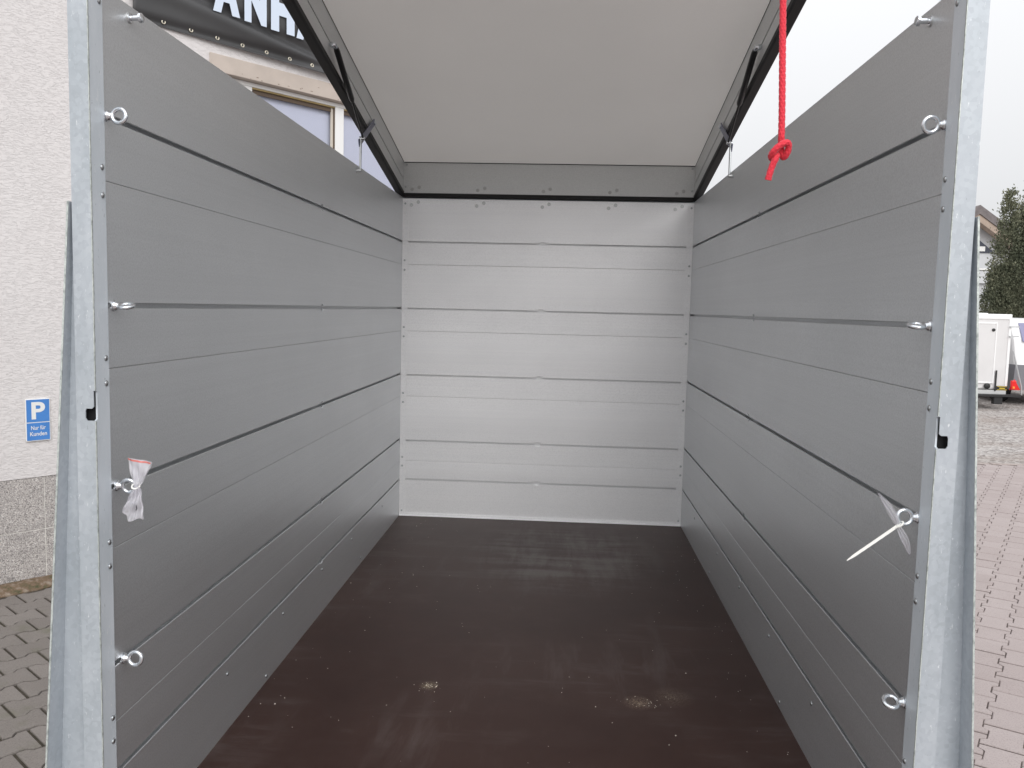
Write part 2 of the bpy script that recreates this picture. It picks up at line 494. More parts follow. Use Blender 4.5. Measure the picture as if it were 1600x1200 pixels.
class MB:
    def __init__(self):
        self.v, self.f = [], []

    def add(self, vs, fs):
        b = len(self.v)
        self.v += [tuple(x) for x in vs]
        self.f += [tuple(i + b for i in f) for f in fs]
        return self

    def box(self, a, b, M=None):
        x0, y0, z0 = a
        x1, y1, z1 = b
        vs = [(x0, y0, z0), (x1, y0, z0), (x1, y1, z0), (x0, y1, z0), (x0, y0, z1), (x1, y0, z1), (x1, y1, z1), (x0, y1, z1)]
        if M:
            vs = [M(*p) for p in vs]
        return self.add(vs, [(0, 3, 2, 1), (4, 5, 6, 7), (0, 1, 5, 4), (1, 2, 6, 5), (2, 3, 7, 6), (3, 0, 4, 7)])

    def sections(self, rings, caps=True):
        """skin a list of closed rings that all have the same number of points"""
        n = len(rings[0])
        vs = [p for r in rings for p in r]
        fs = []
        for k in range(len(rings) - 1):
            for i in range(n):
                j = (i + 1) % n
                fs.append((k * n + i, k * n + j, (k + 1) * n + j, (k + 1) * n + i))
        if caps:
            fs.append(tuple(reversed(range(n))))
            fs.append(tuple((len(rings) - 1) * n + i for i in range(n)))
        return self.add(vs, fs)

    def prism(self, poly, M, d0, d1):
        """poly in (a,b); M(a,b,d) -> world"""
        return self.sections([[M(a, b, d0) for a, b in poly], [M(a, b, d1) for a, b in poly]])

    def tube(self, pts, rad, n=10, caps=True):
        pts = [Vector(p) for p in pts]
        rads = rad if isinstance(rad, (list, tuple)) else [rad] * len(pts)
        rings = []
        prev = None
        for i, p in enumerate(pts):
            d = (pts[min(i + 1, len(pts) - 1)] - pts[max(i - 1, 0)]).normalized()
            if prev is None:
                a = d.orthogonal().normalized()
            else:
                a = (prev - d * prev.dot(d)).normalized()
            prev = a
            b = d.cross(a)
            rings.append([p + (a * math.cos(t) + b * math.sin(t)) * rads[i] for t in [2 * math.pi * k / n for k in range(n)]])
        return self.sections(rings, caps)

    def lathe(self, prof, origin, axis, n=14):
        """prof: list of (distance along axis, radius)"""
        origin = Vector(origin)
        axis = Vector(axis).normalized()
        a = axis.orthogonal().normalized()
        b = axis.cross(a)
        rings = [[origin + axis * h + (a * math.cos(t) + b * math.sin(t)) * max(r, 1e-5) for t in [2 * math.pi * k / n for k in range(n)]] for h, r in prof]
        return self.sections(rings)

    def torus(self, c, R0, r, e1, e2, n=28, m=10):
        c, e1, e2 = Vector(c), Vector(e1).normalized(), Vector(e2).normalized()
        e3 = e1.cross(e2)
        vs, fs = [], []
        for i in range(n):
            t = 2 * math.pi * i / n
            d = e1 * math.cos(t) + e2 * math.sin(t)
            for j in range(m):
                s = 2 * math.pi * j / m
                vs.append(c + d * (R0 + r * math.cos(s)) + e3 * r * math.sin(s))
        for i in range(n):
            for j in range(m):
                fs.append((i * m + j, ((i + 1) % n) * m + j, ((i + 1) % n) * m + (j + 1) % m, i * m + (j + 1) % m))
        return self.add(vs, fs)

    def build(self, name, mat, parent=None, smooth=False, bevel=0.0):
        off = wpos(parent)
        me = bpy.data.meshes.new(name)
        me.from_pydata([(x - off.x, y - off.y, z - off.z) for x, y, z in self.v], [], self.f)
        bm = bmesh.new()
        bm.from_mesh(me)
        bmesh.ops.recalc_face_normals(bm, faces=bm.faces)
        bm.to_mesh(me)
        bm.free()
        me.materials.append(MATS[mat])
        if smooth:
            me.polygons.foreach_set('use_smooth', [True] * len(me.polygons))
        o = bpy.data.objects.new(name, me)
        COL.objects.link(o)
        o.parent = parent
        if smooth == 'auto':
            me.set_sharp_from_angle(angle=R(40))
        if bevel:
            md = o.modifiers.new('bevel', 'BEVEL')
            md.width = bevel
            md.segments = 2
            md.limit_method = 'ANGLE'
            md.angle_limit = R(40)
        return o


def empty(name, loc, parent=None):
    o = bpy.data.objects.new(name, None)
    o.empty_display_size = 0.1
    COL.objects.link(o)
    o.parent = parent
    off = wpos(parent)
    o.location = Vector(loc) - off
    return o


def tag(o, label=None, cat=None, group=None, kind=None):
    for k, v in (('label', label), ('category', cat), ('group', group), ('kind', kind)):
        if v:
            o[k] = v
    return o


def inst(name, mesh, parent, loc, rot=None):
    o = bpy.data.objects.new(name, mesh)
    COL.objects.link(o)
    o.parent = parent
    o.location = Vector(loc) - wpos(parent)
    if rot:
        o.rotation_euler = rot
    return o


def mesh_only(mb, name, mat, smooth=True):
    o = mb.build(name, mat, None, smooth)
    me = o.data
    bpy.data.objects.remove(o)
    return me


def mesh_curve(pts, n):
    """Catmull-Rom through pts, n samples per span"""
    P = [Vector(p) for p in pts]
    P = [P[0] * 2 - P[1]] + P + [P[-1] * 2 - P[-2]]
    out = []
    for i in range(1, len(P) - 2):
        for k in range(n):
            s = k / n
            a, b, c, d = P[i - 1], P[i], P[i + 1], P[i + 2]
            out.append(0.5 * ((2 * b) + (c - a) * s + (2 * a - 5 * b + 4 * c - d) * s * s + (3 * b - a - 3 * c + d) * s ** 3))
    out.append(P[-2])
    return out


# ------------------------------------------------------------------ ground, paving, gravel yard
g = MB().add([(-400, -400, -0.014), (400, -400, -0.014), (400, 900, -0.014), (-400, 900, -0.014)], [(0, 1, 2, 3)]).build('ground', 'yard_ground')
tag(g, 'grey gravelly ground around the yard', 'ground', kind='structure')
bed = MB().add([(-5.6, -7, -0.010), (-.02, -7, -0.010), (-.02, 9.9, -0.010), (-5.6, 9.9, -0.010)], [(0, 1, 2, 3)]).build('paving_bed', 'joint_sand')
tag(bed, 'dark joint sand between the brown paving blocks', 'ground', kind='structure')
bed = MB().add([(-.018, -7, -0.0045), (7.6, -7, -0.0045), (7.6, 9.9, -0.0045), (-.018, 9.9, -0.0045)], [(0, 1, 2, 3)]).build('paving_bed', 'joint_sand_pale')
tag(bed, 'paler joint sand between the pink paving blocks', 'ground', kind='structure')
gv = MB().add([(-30, 9.95, -0.006), (120, 9.95, -0.006), (120, 160, -0.006), (-30, 160, -0.006)], [(0, 1, 2, 3)]).build('gravel_yard', 'gravel')
tag(gv, 'pale gravel yard behind the pink paving', 'yard', kind='structure')


def to_px(p):
    d = Vector(p) - Vector((0, 0, CAM_H))
    z = d.dot(c_f)
    if z < 0.2:
        return None
    return 800 + 1306.3 * d.dot(c_r) / z, 600 - 1306.3 * d.dot(c_u) / z, z


def paver_outline(ln, wd, gap, amp, b):
    hl = ln / 2 - (0.0052 if gap < .008 else gap * .68)
    w1, w0 = wd / 2 + amp - gap / 2, wd / 2 - amp - gap / 2
    q = ln / 4
    right = [(w1, -hl), (w1, -(q + b)), (w0, -(q - b)), (w0, q - b), (w1, q + b), (w1, hl)]
    return right + [(-x, y) for x, y in reversed(right)]


def paver_geo(outline, ch, top):
    n = len(outline)
    s = [(1 - ch * .7 / 0.075), (1 - ch * .7 / 0.09)]
    top_r = [(x * s[0], y * s[1], top) for x, y in outline]
    mid_r = [(x, y, top - ch * 0.8) for x, y in outline]
    bot_r = [(x, y, top - 0.05) for x, y in outline]
    vs = top_r + mid_r + bot_r
    fs = [tuple(range(n))]
    for k in range(2):
        for i in range(n):
            j = (i + 1) % n
            fs.append((k * n + i, (k + 1) * n + i, (k + 1) * n + j, k * n + j))
    return vs, fs


def pave(name, label, mat, ang, ln, wd, gap, amp, b, org, inside, seen):
    root = tag(empty(name, (org[0], org[1], 0)), label, 'paving', kind='structure')
    e1 = Vector((math.cos(R(ang)), math.sin(R(ang)), 0))
    e2 = Vector((e1.y, -e1.x, 0))
    vs, fs = paver_geo(paver_outline(ln, wd, gap, amp, b), 0.004, 0.0)
    variants = []
    for k in range(3):
        mb = MB()
        rr = random.Random(k)
        mb.add([(x + rr.uniform(-.0012, .0012), y + rr.uniform(-.0012, .0012), z) for x, y, z in vs], fs)
        variants.append(mesh_only(mb, 'paver', mat, False))
    rotz = math.atan2(e1.y, e1.x) - math.pi / 2
    near, far = [], []
    for i in range(-110, 111):
        for j in range(-110, 111):
            c = Vector((org[0], org[1], 0)) + e2 * (i * wd) + e1 * ((j + (0.5 if i % 2 else 0)) * ln)
            if not inside(c.x, c.y):
                continue
            px = to_px(c)
            if px and seen(px[0], px[1]):
                near.append((px[2], c))
            else:
                far.append(c)
    near.sort(key=lambda a: a[0])
    far += [c for _, c in near[300:]]
    for k, (d, c) in enumerate(near[:300]):
        inst('paver', variants[k % 3], root, (c.x, c.y, random.uniform(-0.0025, 0.0015)), (random.uniform(-.004, .004), random.uniform(-.004, .004), rotz + random.uniform(-.012, .012)))
    mb = MB()
    arr = np.array(vs)
    ca, sa = math.cos(rotz), math.sin(rotz)
    rx, ry = arr[:, 0] * ca - arr[:, 1] * sa, arr[:, 0] * sa + arr[:, 1] * ca
    for c in far:
        dz = random.uniform(-0.0025, 0.0015)
        mb.add(list(zip(rx + c.x, ry + c.y, arr[:, 2] + dz)), fs)
    if far:
        tag(mb.build('paver_field', mat, root), kind='stuff')
    return len(near)


W0 = Vector((-3.04617, 4.52852, 0))
WD = Vector((0.61977903, 0.78477637, 0))
WN = Vector((0.78477637, -0.61977903, 0))


def B(u, z, n=0.0):
    return W0 + WD * u + WN * n + Vector((0, 0, z))


def front_of_wall(x, y):
    return (Vector((x, y, 0)) - W0).dot(WN)


n_l = pave('pavement', 'brown-grey interlocking block paving along the rendered building', 'paver_brown', 51.7, 0.193, 0.150, 0.009, 0.0105, 0.011,
           (-2.3, 3.2), lambda x, y: x < -0.05 and front_of_wall(x, y) > 0.115 and -7 < y < 9.85 and x > -5.5, lambda px, py: -20 < px < 100 and 880 < py < 1230)
n_r = pave('driveway', 'pinkish interlocking block paving right of the trailer', 'paver_pink', 59.3, 0.193, 0.150, 0.0040, 0.0120, 0.009,
           (2.4, 4.3), lambda x, y: x > 0.0 and -7 < y < 9.85 and x < 7.5, lambda px, py: 1512 < px < 1625 and 700 < py < 1230)
kb = MB()
rng = random.Random(3)
x = 0.0
kerb = tag(empty('kerb', (4.0, 9.9, 0)), 'low worn concrete edging between pink paving and gravel', 'kerb', kind='structure')
while x < 8:
    inst_m = MB().box((x + .004, 9.86, -.05), (x + .496, 9.95, rng.uniform(-.002, .003))).build('edging_stone', 'kerb_concrete', kerb, bevel=0.006)
    x += 0.5

# flush concrete strip where the two paving fields meet, under the trailer
for k in range(17):
    MB().box((-.16, -7 + k + .004, -.05), (.13, -6 + k - .004, .003 + rng.uniform(-.0006, .0006))).build('edging_stone', 'kerb_concrete', kerb, bevel=0.004)

# ------------------------------------------------------------------ rendered building on the left
bld = tag(empty('building', B(0, 0, 0)), 'pinkish white roughcast building with speckled stone plinth and white window', 'building')
PL = 0.625                                   # plinth height
WU0, WU1, WZ0, WZ1 = 1.175, 3.05, 1.25, 3.145   # window opening
U0, U1, ZT = -7.0, 3.7, 6.4
TH = 0.30


def rect(mb, u0, u1, z0, z1, n0, n1):
    mb.box((u0, z0, n0), (u1, z1, n1), lambda u, z, n: B(u, z, n))


mb = MB()
rect(mb, U0, WU0, PL, ZT, -TH, 0)
rect(mb, WU1, U1, PL, ZT, -TH, 0)
rect(mb, WU0, WU1, PL, WZ0, -TH, 0)
rect(mb, WU0, WU1, 3.262, ZT, -TH, 0)
mb.build('wall', 'roughcast', bld)
mb = MB()
# return walls so the building has depth
mb.box((U1 - TH, PL, -8), (U1, ZT, -TH - .002), lambda u, z, n: B(u, z, n))
mb.box((U0, PL, -8), (U0 + TH, ZT, -TH - .002), lambda u, z, n: B(u, z, n))
mb.box((U0, 0, -8.3), (U1, ZT, -8.002), lambda u, z, n: B(u, z, n))
mb.build('side_wall', 'roughcast', bld)
MB().box((U0 - .4, ZT, -8.7), (U1 + .4, ZT + .25, .4), lambda u, z, n: B(u, z, n)).build('roof', 'roof_tile', bld)
MB().box((U0, 0.0, -TH), (U1, PL - .004, -0.0068), lambda u, z, n: B(u, z, n)).build('plinth_core', 'pointing', bld)
# plinth slabs: two courses
pl = empty('plinth', B(0, 0, 0), bld)
slab_h = 0.307
for row, (z0, z1) in enumerate(((0.022, 0.312), (0.317, PL - .002))):
    u = 0.111 - 0.62 * 11
    while u < U1 - .02:
        u1 = min(u + 0.615, U1)
        MB().box((u, z0, -.0067), (u1, z1, -.004 + rng.uniform(-.0015, .0015)), lambda a, b, c: B(a, b, c)).build('slab', 'aggregate', pl, bevel=0.003)
        u += 0.62
# rounded mossy mortar fillet along the foot of the wall
mb = MB()
prof = [(0.0, -.05), (0.0, .035), (.02, .034), (.055, .024), (.085, .008), (.10, -.004), (.10, -.05)]
us = [U0 + (U1 - U0) * k / 160 for k in range(161)]
rings = []
for u in us:
    j = rng.uniform(-.006, .006)
    rings.append([B(u, z + (j * .4 if z > 0 else 0), n + .002 + (j if n > .03 else 0)) for n, z in prof])
mb.sections(rings)
mb.build('mortar_fillet', 'mossy_mortar', bld, smooth='auto')

# window with shutter box, frame, sashes, panes, blind
win = empty('window', B(2.1, WZ0, 0), bld)
mb = MB()
rect(mb, 1.157, WU1 + .03, 3.148, 3.260, -TH, 0.012)
mb.build('shutter_box', 'shutter_box', win, bevel=0.004)
mb = MB()
for k in range(22):
    u, z = rng.uniform(1.2, 2.9), rng.uniform(3.155, 3.25) if rng.random() < .3 else rng.uniform(3.152, 3.17)
    w = rng.uniform(.004, .018)
    rect(mb, u, u + w, z, z + rng.uniform(.002, .005), 0.0122, 0.0128)
tag(mb.build('rust_fleck', 'rust_speck', win), kind='stuff')
FN = -0.045                                   # frame face
mb = MB()
rect(mb, WU0, WU1, 3.118, 3.146, FN - .07, FN)
rect(mb, WU0, WU1, WZ0, WZ0 + .07, FN - .07, FN)
for a, b in ((WU0, WU0 + .06), (1.412, 1.493), (2.180, 2.258), (WU1 - .06, WU1)):
    rect(mb, a, b, WZ0 + .071, 3.117, FN - .07, FN)
mb.build('frame', 'white_frame', win, bevel=0.004)
for a, b in ((WU0 + .06, 1.412), (1.493, 2.180), (2.258, WU1 - .06)):
    z1, z0 = 3.117, WZ0 + .071
    mb = MB()
    rect(mb, a + .001, b - .001, z1 - .010, z1 - .001, FN - .03, FN - .004)
    mb.build('gasket', 'seal_ochre', win)
    mb = MB()
    rect(mb, b - .026, b - .008, z0, z1 - .011, FN - .03, FN - .018)
    mb.build('glazing_bead', 'bead_cream', win)
    mb = MB()
    rect(mb, a + .001, b - .027, z1 - .038, z1 - .011, FN - .034, FN - .020)  # shadow strip under the frame head, painted brown
    rect(mb, b - .0075, b - .001, z0, z1 - .011, FN - .034, FN - .006)
    mb.build('sash_edge_shade', 'seal_shade_brown', win)
    mb = MB()
    rect(mb, a, b, z0, z1, FN - .046, FN - .040)
    mb.build('pane', 'window_glass', win)
mb = MB()
rect(mb, WU0 + .01, WU1 - .01, WZ0 + .01, 3.13, FN - .062, FN - .055)
mb.build('blind', 'blind_lavender', win)
mb = MB()
rect(mb, WU0 - .05, WU1 + .05, WZ0 - .05, WZ0 - .002, -.12, 0.06)
mb.build('sill', 'kerb_concrete', win)

# ------------------------------------------------------------------ black banner over the window
BU0, BU1, BZ1 = 0.655, 3.62, 4.55


def ban_n(u, z):
    e = max(0.0, (z - 3.34) / 1.2)
    h = 0.035 + 0.010 * math.sin(u * 2.1 + z * 3)
    # two soft diagonal folds dropping to the right and a curled hem
    f1 = math.exp(-((z - (3.60 - 0.17 * (u - 0.9))) / 0.035) ** 2) * max(0, min(1, (u - .7) / .3))
    f2 = math.exp(-((z - 3.352) / 0.028) ** 2)
    return h - 0.030 * f1 - 0.026 * f2 + 0.018 * math.exp(-((z - (3.52 - 0.14 * (u - .9))) / .05) ** 2)


def ban_edge(u):
    return 3.335 - 0.022 * (u - 0.7)


nu, nz = 120, 70
vs, fs = [], []
for i in range(nu + 1):
    u = BU0 + (BU1 - BU0) * i / nu
    for j in range(nz + 1):
        s = (j / nz) ** 1.5
        z = ban_edge(u) + (BZ1 - ban_edge(u)) * s
        vs.append(B(u, z, ban_n(u, z)))
for i in range(nu):
    for j in range(nz):
        a = i * (nz + 1) + j
        fs.append((a, a + nz + 1, a + nz + 2, a + 1))
ban = MB().add(vs, fs).build('banner', 'banner_pvc', None, smooth=True)
md = ban.modifiers.new('thick', 'SOLIDIFY')
md.thickness = 0.0015
tag(ban, 'black vinyl banner with pale blue capital letters and eyelets, above the window', 'banner')
ring_m = mesh_only(MB().torus((0, 0, 0), .0105, .0040, WD, (0, 0, 1), 16, 6), 'eyelet', 'eyelet_brass')
u = 0.85
while u < BU1 - .05:
    z = ban_edge(u) + 0.034
    inst('eyelet', ring_m, ban, B(u, z, ban_n(u, z) + .0035))
    u += 0.178


def text_part(txt, name, mat, parent, u, z, height, width, n, bold=0.0, depth=0.001, follow=None):
    """a printed character or word lying on the wall plane, fitted to height x width"""
    cu = bpy.data.curves.new(name, 'FONT')
    cu.body = txt
    cu.offset = bold
    tmp = bpy.data.objects.new(name, cu)
    COL.objects.link(tmp)
    bpy.context.view_layer.update()
    me = bpy.data.meshes.new_from_object(tmp.evaluated_get(bpy.context.evaluated_depsgraph_get()))
    bpy.data.objects.remove(tmp)
    co = np.array([v.co[:] for v in me.vertices])
    lo, hi = co.min(0), co.max(0)
    ref = hi[1] - lo[1]
    fs = [tuple(p.vertices) for p in me.polygons]
    bpy.data.meshes.remove(me)
    vs = []
    for c in co:
        a = u + (c[0] - lo[0]) / (hi[0] - lo[0]) * width
        b = z + (c[1] - lo[1]) / ref * height
        vs.append(B(a, b, (follow(a, b) if follow else 0) + n))
    if follow:
        pass
    return MB().add(vs, fs).build(name, mat, parent)


LZ, LH = 3.508, 0.30
for ch, u, w, hh in (('A', 1.180, .190, LH), ('N', 1.402, .165, LH), ('H', 1.600, .185, LH), ('Ä', 1.800, .190, LH * 1.24), ('N', 2.022, .165, LH), ('G', 2.222, .175, LH), ('E', 2.432, .140, LH), ('R', 2.607, .165, LH)):
    dz = -0.016 * (u - 1.2) / .6
    o = text_part(ch, 'letter', 'banner_print', ban, u - .026, LZ + dz, hh, w, 0.012, bold=0.075, follow=lambda a, b: 0.045)

# ------------------------------------------------------------------ parking sign on the wall
sg = tag(empty('parking_sign', B(.08, .83, 0)), 'small blue and white customer parking sign on the roughcast wall', 'sign')
mb = MB()
rect(mb, .015, .146, .835, 1.080, .002, .010)
mb.build('backing', 'sign_white', sg, bevel=0.003)
for z0, z1 in ((.946, 1.075), (.841, .941)):
    mb = MB()
    rect(mb, .020, .141, z0, z1, .0102, .0112)
    mb.build('blue_panel', 'sign_blue', sg)
text_part('P', 'letter', 'sign_white', sg, .046, .962, .099, .072, .0120, bold=0.03)
text_part('Nur für', 'lettering', 'sign_white', sg, .042, .901, .024, .077, .0120, bold=0.012)
text_part('Kunden', 'lettering', 'sign_white', sg, .036, .866, .024, .089, .0120, bold=0.012)

# ================================================================== the cargo trailer
XL, XR, YB, ZF, ZT_ = -0.7245, 0.5555, 3.7313, 0.7024, 2.1395
XC = (XL + XR) / 2
YF = 1.268                                   # rear end of the side boards
tr = tag(empty('cargo_trailer', (XC, 2.5, 0)), 'open grey aluminium box trailer with raised lid, seen from its rear opening', 'trailer')
SLOTS = (0.8700, 1.0568, 1.3546, 1.6488, 1.9452)
JOINTS = (ZF - 0.04, 0.9575, 1.2530, 1.5480, 1.8440, ZT_)


def X(s, d):
    """d metres inwards from the inner face of the left (s=-1) or right (s=1) wall"""
    return XL + d if s < 0 else XR - d


def board_profile(z0, z1, zs, wide, hs=0.0042):
    h = 0.0098 if wide else hs
    c = 0.0006
    k = 0.0009
    return [(-.020, z0), (-.0012, z0), (-.0003, z0 + c * .6), (0, z0 + c * 2), (0, zs - h - k), (-k, zs - h), (-.003, zs - h), (-.003, zs - .0105), (-.014, zs - .0105),
            (-.014, zs + .0105), (-.003, zs + .0105), (-.003, zs + h), (-k, zs + h), (0, zs + h + k), (.0046 * (z1 - zs), zs + (z1 - zs) * .42), (.0046 * (z1 - zs), zs + (z1 - zs) * .60), (0, z1 - c * 2), (-.0003, z1 - c * .6), (-.0012, z1), (-.020, z1)]


def board(z0, z1, zs, M, a0, ac, a1, hs=0.0042):
    mb = MB()
    pn, pw = board_profile(z0, z1, zs, False, hs), board_profile(z0, z1, zs, True)
    rings = []
    for a, w in ((a0, pn), (ac - .0115, pn), (ac - .0110, pw), (ac + .0110, pw), (ac + .0115, pn), (a1, pn)):
        rings.append([M(d, z, a) for d, z in w])
    mb.sections(rings)
    return mb


dome = [(0, .0048), (.0012, .0046), (.0024, .0032), (.0030, .0)]


def rivet_mesh(axis, r=1.0, name='rivet', mat='rivet_steel'):
    return mesh_only(MB().lathe([(h * r, q * r) for h, q in dome], (0, 0, 0), axis, 10), name, mat)


RV = {-1: rivet_mesh((1, 0, 0)), 1: rivet_mesh((-1, 0, 0)), 0: rivet_mesh((0, -1, 0))}

# floor
fl = MB().box((XL - .02, 1.225, ZF - .018), (XR + .02, YB + .02, ZF)).build('floor_panel', 'floor_film', tr)
fl['label'] = 'dark brown dusty plywood floor'

for s in (-1, 1):
    wall = empty('side_wall', (X(s, 0), 2.5, ZF), tr)
    for k in range(5):
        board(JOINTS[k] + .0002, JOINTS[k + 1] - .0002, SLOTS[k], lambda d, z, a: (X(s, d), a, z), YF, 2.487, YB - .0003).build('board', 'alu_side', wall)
    # dome screws through the lowest board
    for y, z in ((2.864, .832), (2.995, .724), (2.498, .838), (2.134, .832), (2.004, .717), (3.36, .832), (1.76, .832), (1.5, .717)):
        inst('screw', RV[s], wall, (X(s, 0), y, z))
    # tiny fixing dimples beside the insertion notches
    # lock pin near the top rear corner
    pin = empty('lock_pin', (X(s, 0), 1.378, 2.119), tr)
    ax = (-s, 0, 0)
    MB().lathe([(0, .0080), (.003, .0080), (.0035, .0042), (.017, .0042), (.0175, .0078), (.0215, .0078), (.0228, .0062)], (X(s, 0), 1.378, 2.119), ax, 14).build('pin_body', 'zinc_bright', pin, smooth='auto')
    MB().lathe([(0, .0092), (.0014, .0092), (.0014, .008)], (X(s, .0001), 1.378, 2.119), ax, 16).build('washer', 'bolt_grey', pin, smooth='auto')

# headboard (front wall) facing the camera
fw = empty('front_wall', (XC, YB, ZF), tr)
fslots = (0.8715, 1.0500, 1.3490, 1.6480, 1.9435)
for k in range(5):
    board(JOINTS[k] + .0002, (JOINTS[k + 1] if k < 4 else ZT_ - .004) - .0002, fslots[k], lambda d, z, a: (a, YB - d, z), XL - .02, -0.098, XR + .02, 0.0031).build('board', 'alu_front_lit', fw)
for s in (-1, 1):
    a, b = sorted((X(s, -.0203), X(s, -.034)))
    MB().box((a, YB - .05, ZF - .04), (b, YB + .03, ZT_ - .002)).build('slot_end_blocker', 'galvanised', fw)  # unseen strip added to stop light leaking through the slot ends
for s in (-1, 1):
    # angle profile in the corner: a flat leg on the headboard and a hairline leg on the side wall
    mb = MB()
    a, b = sorted((X(s, .0012), X(s, .027)))
    mb.box((a, YB - .0022, ZF + .001), (b, YB - .0002, ZT_ - .006))
    a, b = sorted((X(s, .0003), X(s, .0022)))
    mb.box((a, YB - .006, ZF + .001), (b, YB - .0023, ZT_ - .006))
    mb.build('corner_trim', 'alu_front_lit', fw, bevel=0.0005)
    for z in (2.112, 1.862, 1.820, 1.565, 1.523, 1.267, 1.226, .974, .934, .727):
        inst('rivet', RV[0], fw, (X(s, .0115), YB - .0022, z))
mb = MB()
mb.box((XL + .002, YB - .012, ZF + .0005), (XR - .002, YB - .0005, ZF + .004))
mb.box((XL + .028, YB - .0030, ZF + .0042), (XR - .028, YB - .0005, ZF + .014))
mb.build('base_trim', 'alu_front_lit', fw, bevel=0.0006)
hb = mesh_only(MB().lathe([(0, .0078), (.0010, .0078), (.0012, .0062), (.0022, .0056), (.0022, .0030), (.0008, .0026), (.0008, 0)], (0, 0, 0), (0, -1, 0), 16), 'hinge_bolt', 'bolt_grey', False)
hb_lid = hb.copy()
hb_lid.materials[0] = MATS['bolt_dull']
HBX = (-.686, -.655, -.395, -.364, -.105, -.076, .185, .215, .474, .503)
for i, x in enumerate(HBX):
    inst('hinge_bolt', hb, fw, (x, YB, 2.106 if i % 2 == 0 else 2.119))

MB().box((XL - .03, YB + .0205, 2.02), (XR + .03, YB + .0245, 2.20)).build('lid_gap_blocker', 'galvanised', fw)  # unseen plate added behind the lid gap to keep light out

# rear corner posts
for s in (-1, 1):
    po = empty('corner_post', (X(s, -.02), 1.25, .55), tr)
    ZB, ZP = 0.50, 2.165
    # front flange (faces the camera) with the notch of the tailgate catch
    k0, k1, k2 = 1.470, 1.489, 1.517
    poly = [(-.027, ZB), (.004, ZB), (.004, k0), (-.010, k0), (-.0125, k0 + .004), (-.0125, k1 - .004), (-.011, k1), (-.002, k1), (.001, k1 + .003), (.001, k2), (.004, k2), (.004, ZP), (-.027, ZP)]
    MB().prism(poly, lambda d, z, y: (X(s, d), y, z), 1.2485, 1.2505).build('front_flange', 'galvanised', po)
    # inner flange (lies on the wall) with the slit
    poly = [(1.2507, ZB), (1.291, ZB), (1.291, ZP), (1.2507, ZP), (1.2507, k2), (1.2555, k2 - .002), (1.2555, k0 + .002), (1.2507, k0)]
    MB().prism(poly, lambda y, z, d: (X(s, d), y, z), .0004, .0032).build('inner_flange', 'galvanised_pale', po)
    # raw sheet edge along the corner: one ragged strip below and one above the notch
    for za, zb_ in ((ZB, k0 - .001), (k2 + .001, ZP)):
        rg, z = [], za
        while z < zb_:
            j = rng.uniform(.0, .0010)
            rg.append([(X(s, .0032), 1.2479 - j * .4, z), (X(s, .0043 + j * .5), 1.2479 - j * .4, z), (X(s, .0043 + j * .5), 1.2504, z), (X(s, .0032), 1.2504, z)])
            z += rng.uniform(.003, .012)
        rg.append([(p[0], p[1], zb_) for p in rg[-1]])
        MB().sections(rg).build('sheet_edge', 'zinc_edge', po)
    # outer return and closing leg
    a, b = sorted((X(s, -.027), X(s, -.025)))
    MB().box((a, 1.2507, ZB), (b, 1.32, ZP)).build('outer_flange', 'galvanised', po)
    a, b = sorted((X(s, -.0248), X(s, -.0035)))
    MB().box((a, 1.262, 1.45), (b, 1.2665, 1.54)).build('catch_shade', 'hollow_shade', po)  # black plate painted as the shade inside the post
    # tapered stiffener outside the post: web and forward-standing lip
    zt, zb = 1.806, 0.50
    wt, wb = .030, .0905

    def w_at(z):
        return wt + (wb - wt) * (zt - z) / (zt - zb)

    def d_at(z):
        return .013 + (.052 - .013) * (zt - z) / (zt - zb)
    mb = MB()
    mb.sections([[(X(s, -.0275), 1.260, z), (X(s, -w_at(z)), 1.260, z), (X(s, -w_at(z)), 1.2625, z), (X(s, -.0275), 1.2625, z)] for z in (zt, 1.3, zb)])
    mb.build('stiffener_web', 'galvanised', po)
    mb = MB()
    mb.sections([[(X(s, -w_at(z)), 1.2598, z), (X(s, -w_at(z)), 1.2598 - d_at(z), z), (X(s, -w_at(z) - .0022), 1.2598 - d_at(z), z), (X(s, -w_at(z) - .0022), 1.2625, z), (X(s, -w_at(z) - .0001), 1.2625, z)] for z in (zt, 1.3, zb)])
    mb.build('stiffener_lip', 'galvanised', po)
    mb = MB()
    mb.sections([[(X(s, -w_at(z) + .0002), 1.2592 - d_at(z), z), (X(s, -w_at(z) + .0002), 1.2580 - d_at(z), z), (X(s, -w_at(z) - .0026), 1.2580 - d_at(z), z), (X(s, -w_at(z) - .0026), 1.2592 - d_at(z), z)] for z in (zt + .0005, 1.3, zb)])
    mb.build('lip_edge', 'zinc_edge', po)
    for z in (2.112, 1.863, 1.820, 1.566, 1.526, 1.268, 1.228, .972, .932, .73):
        inst('rivet', RV[s], po, (X(s, .0032), 1.2815, z))

# lid, hinged along the top of the headboard and propped open
LA = R(10.8)
LY, LZ0 = 3.7345, 2.1465


def LID(x, s_, t_):
    return (x, LY - s_ * math.cos(LA) + t_ * math.sin(LA), LZ0 + s_ * math.sin(LA) + t_ * math.cos(LA))


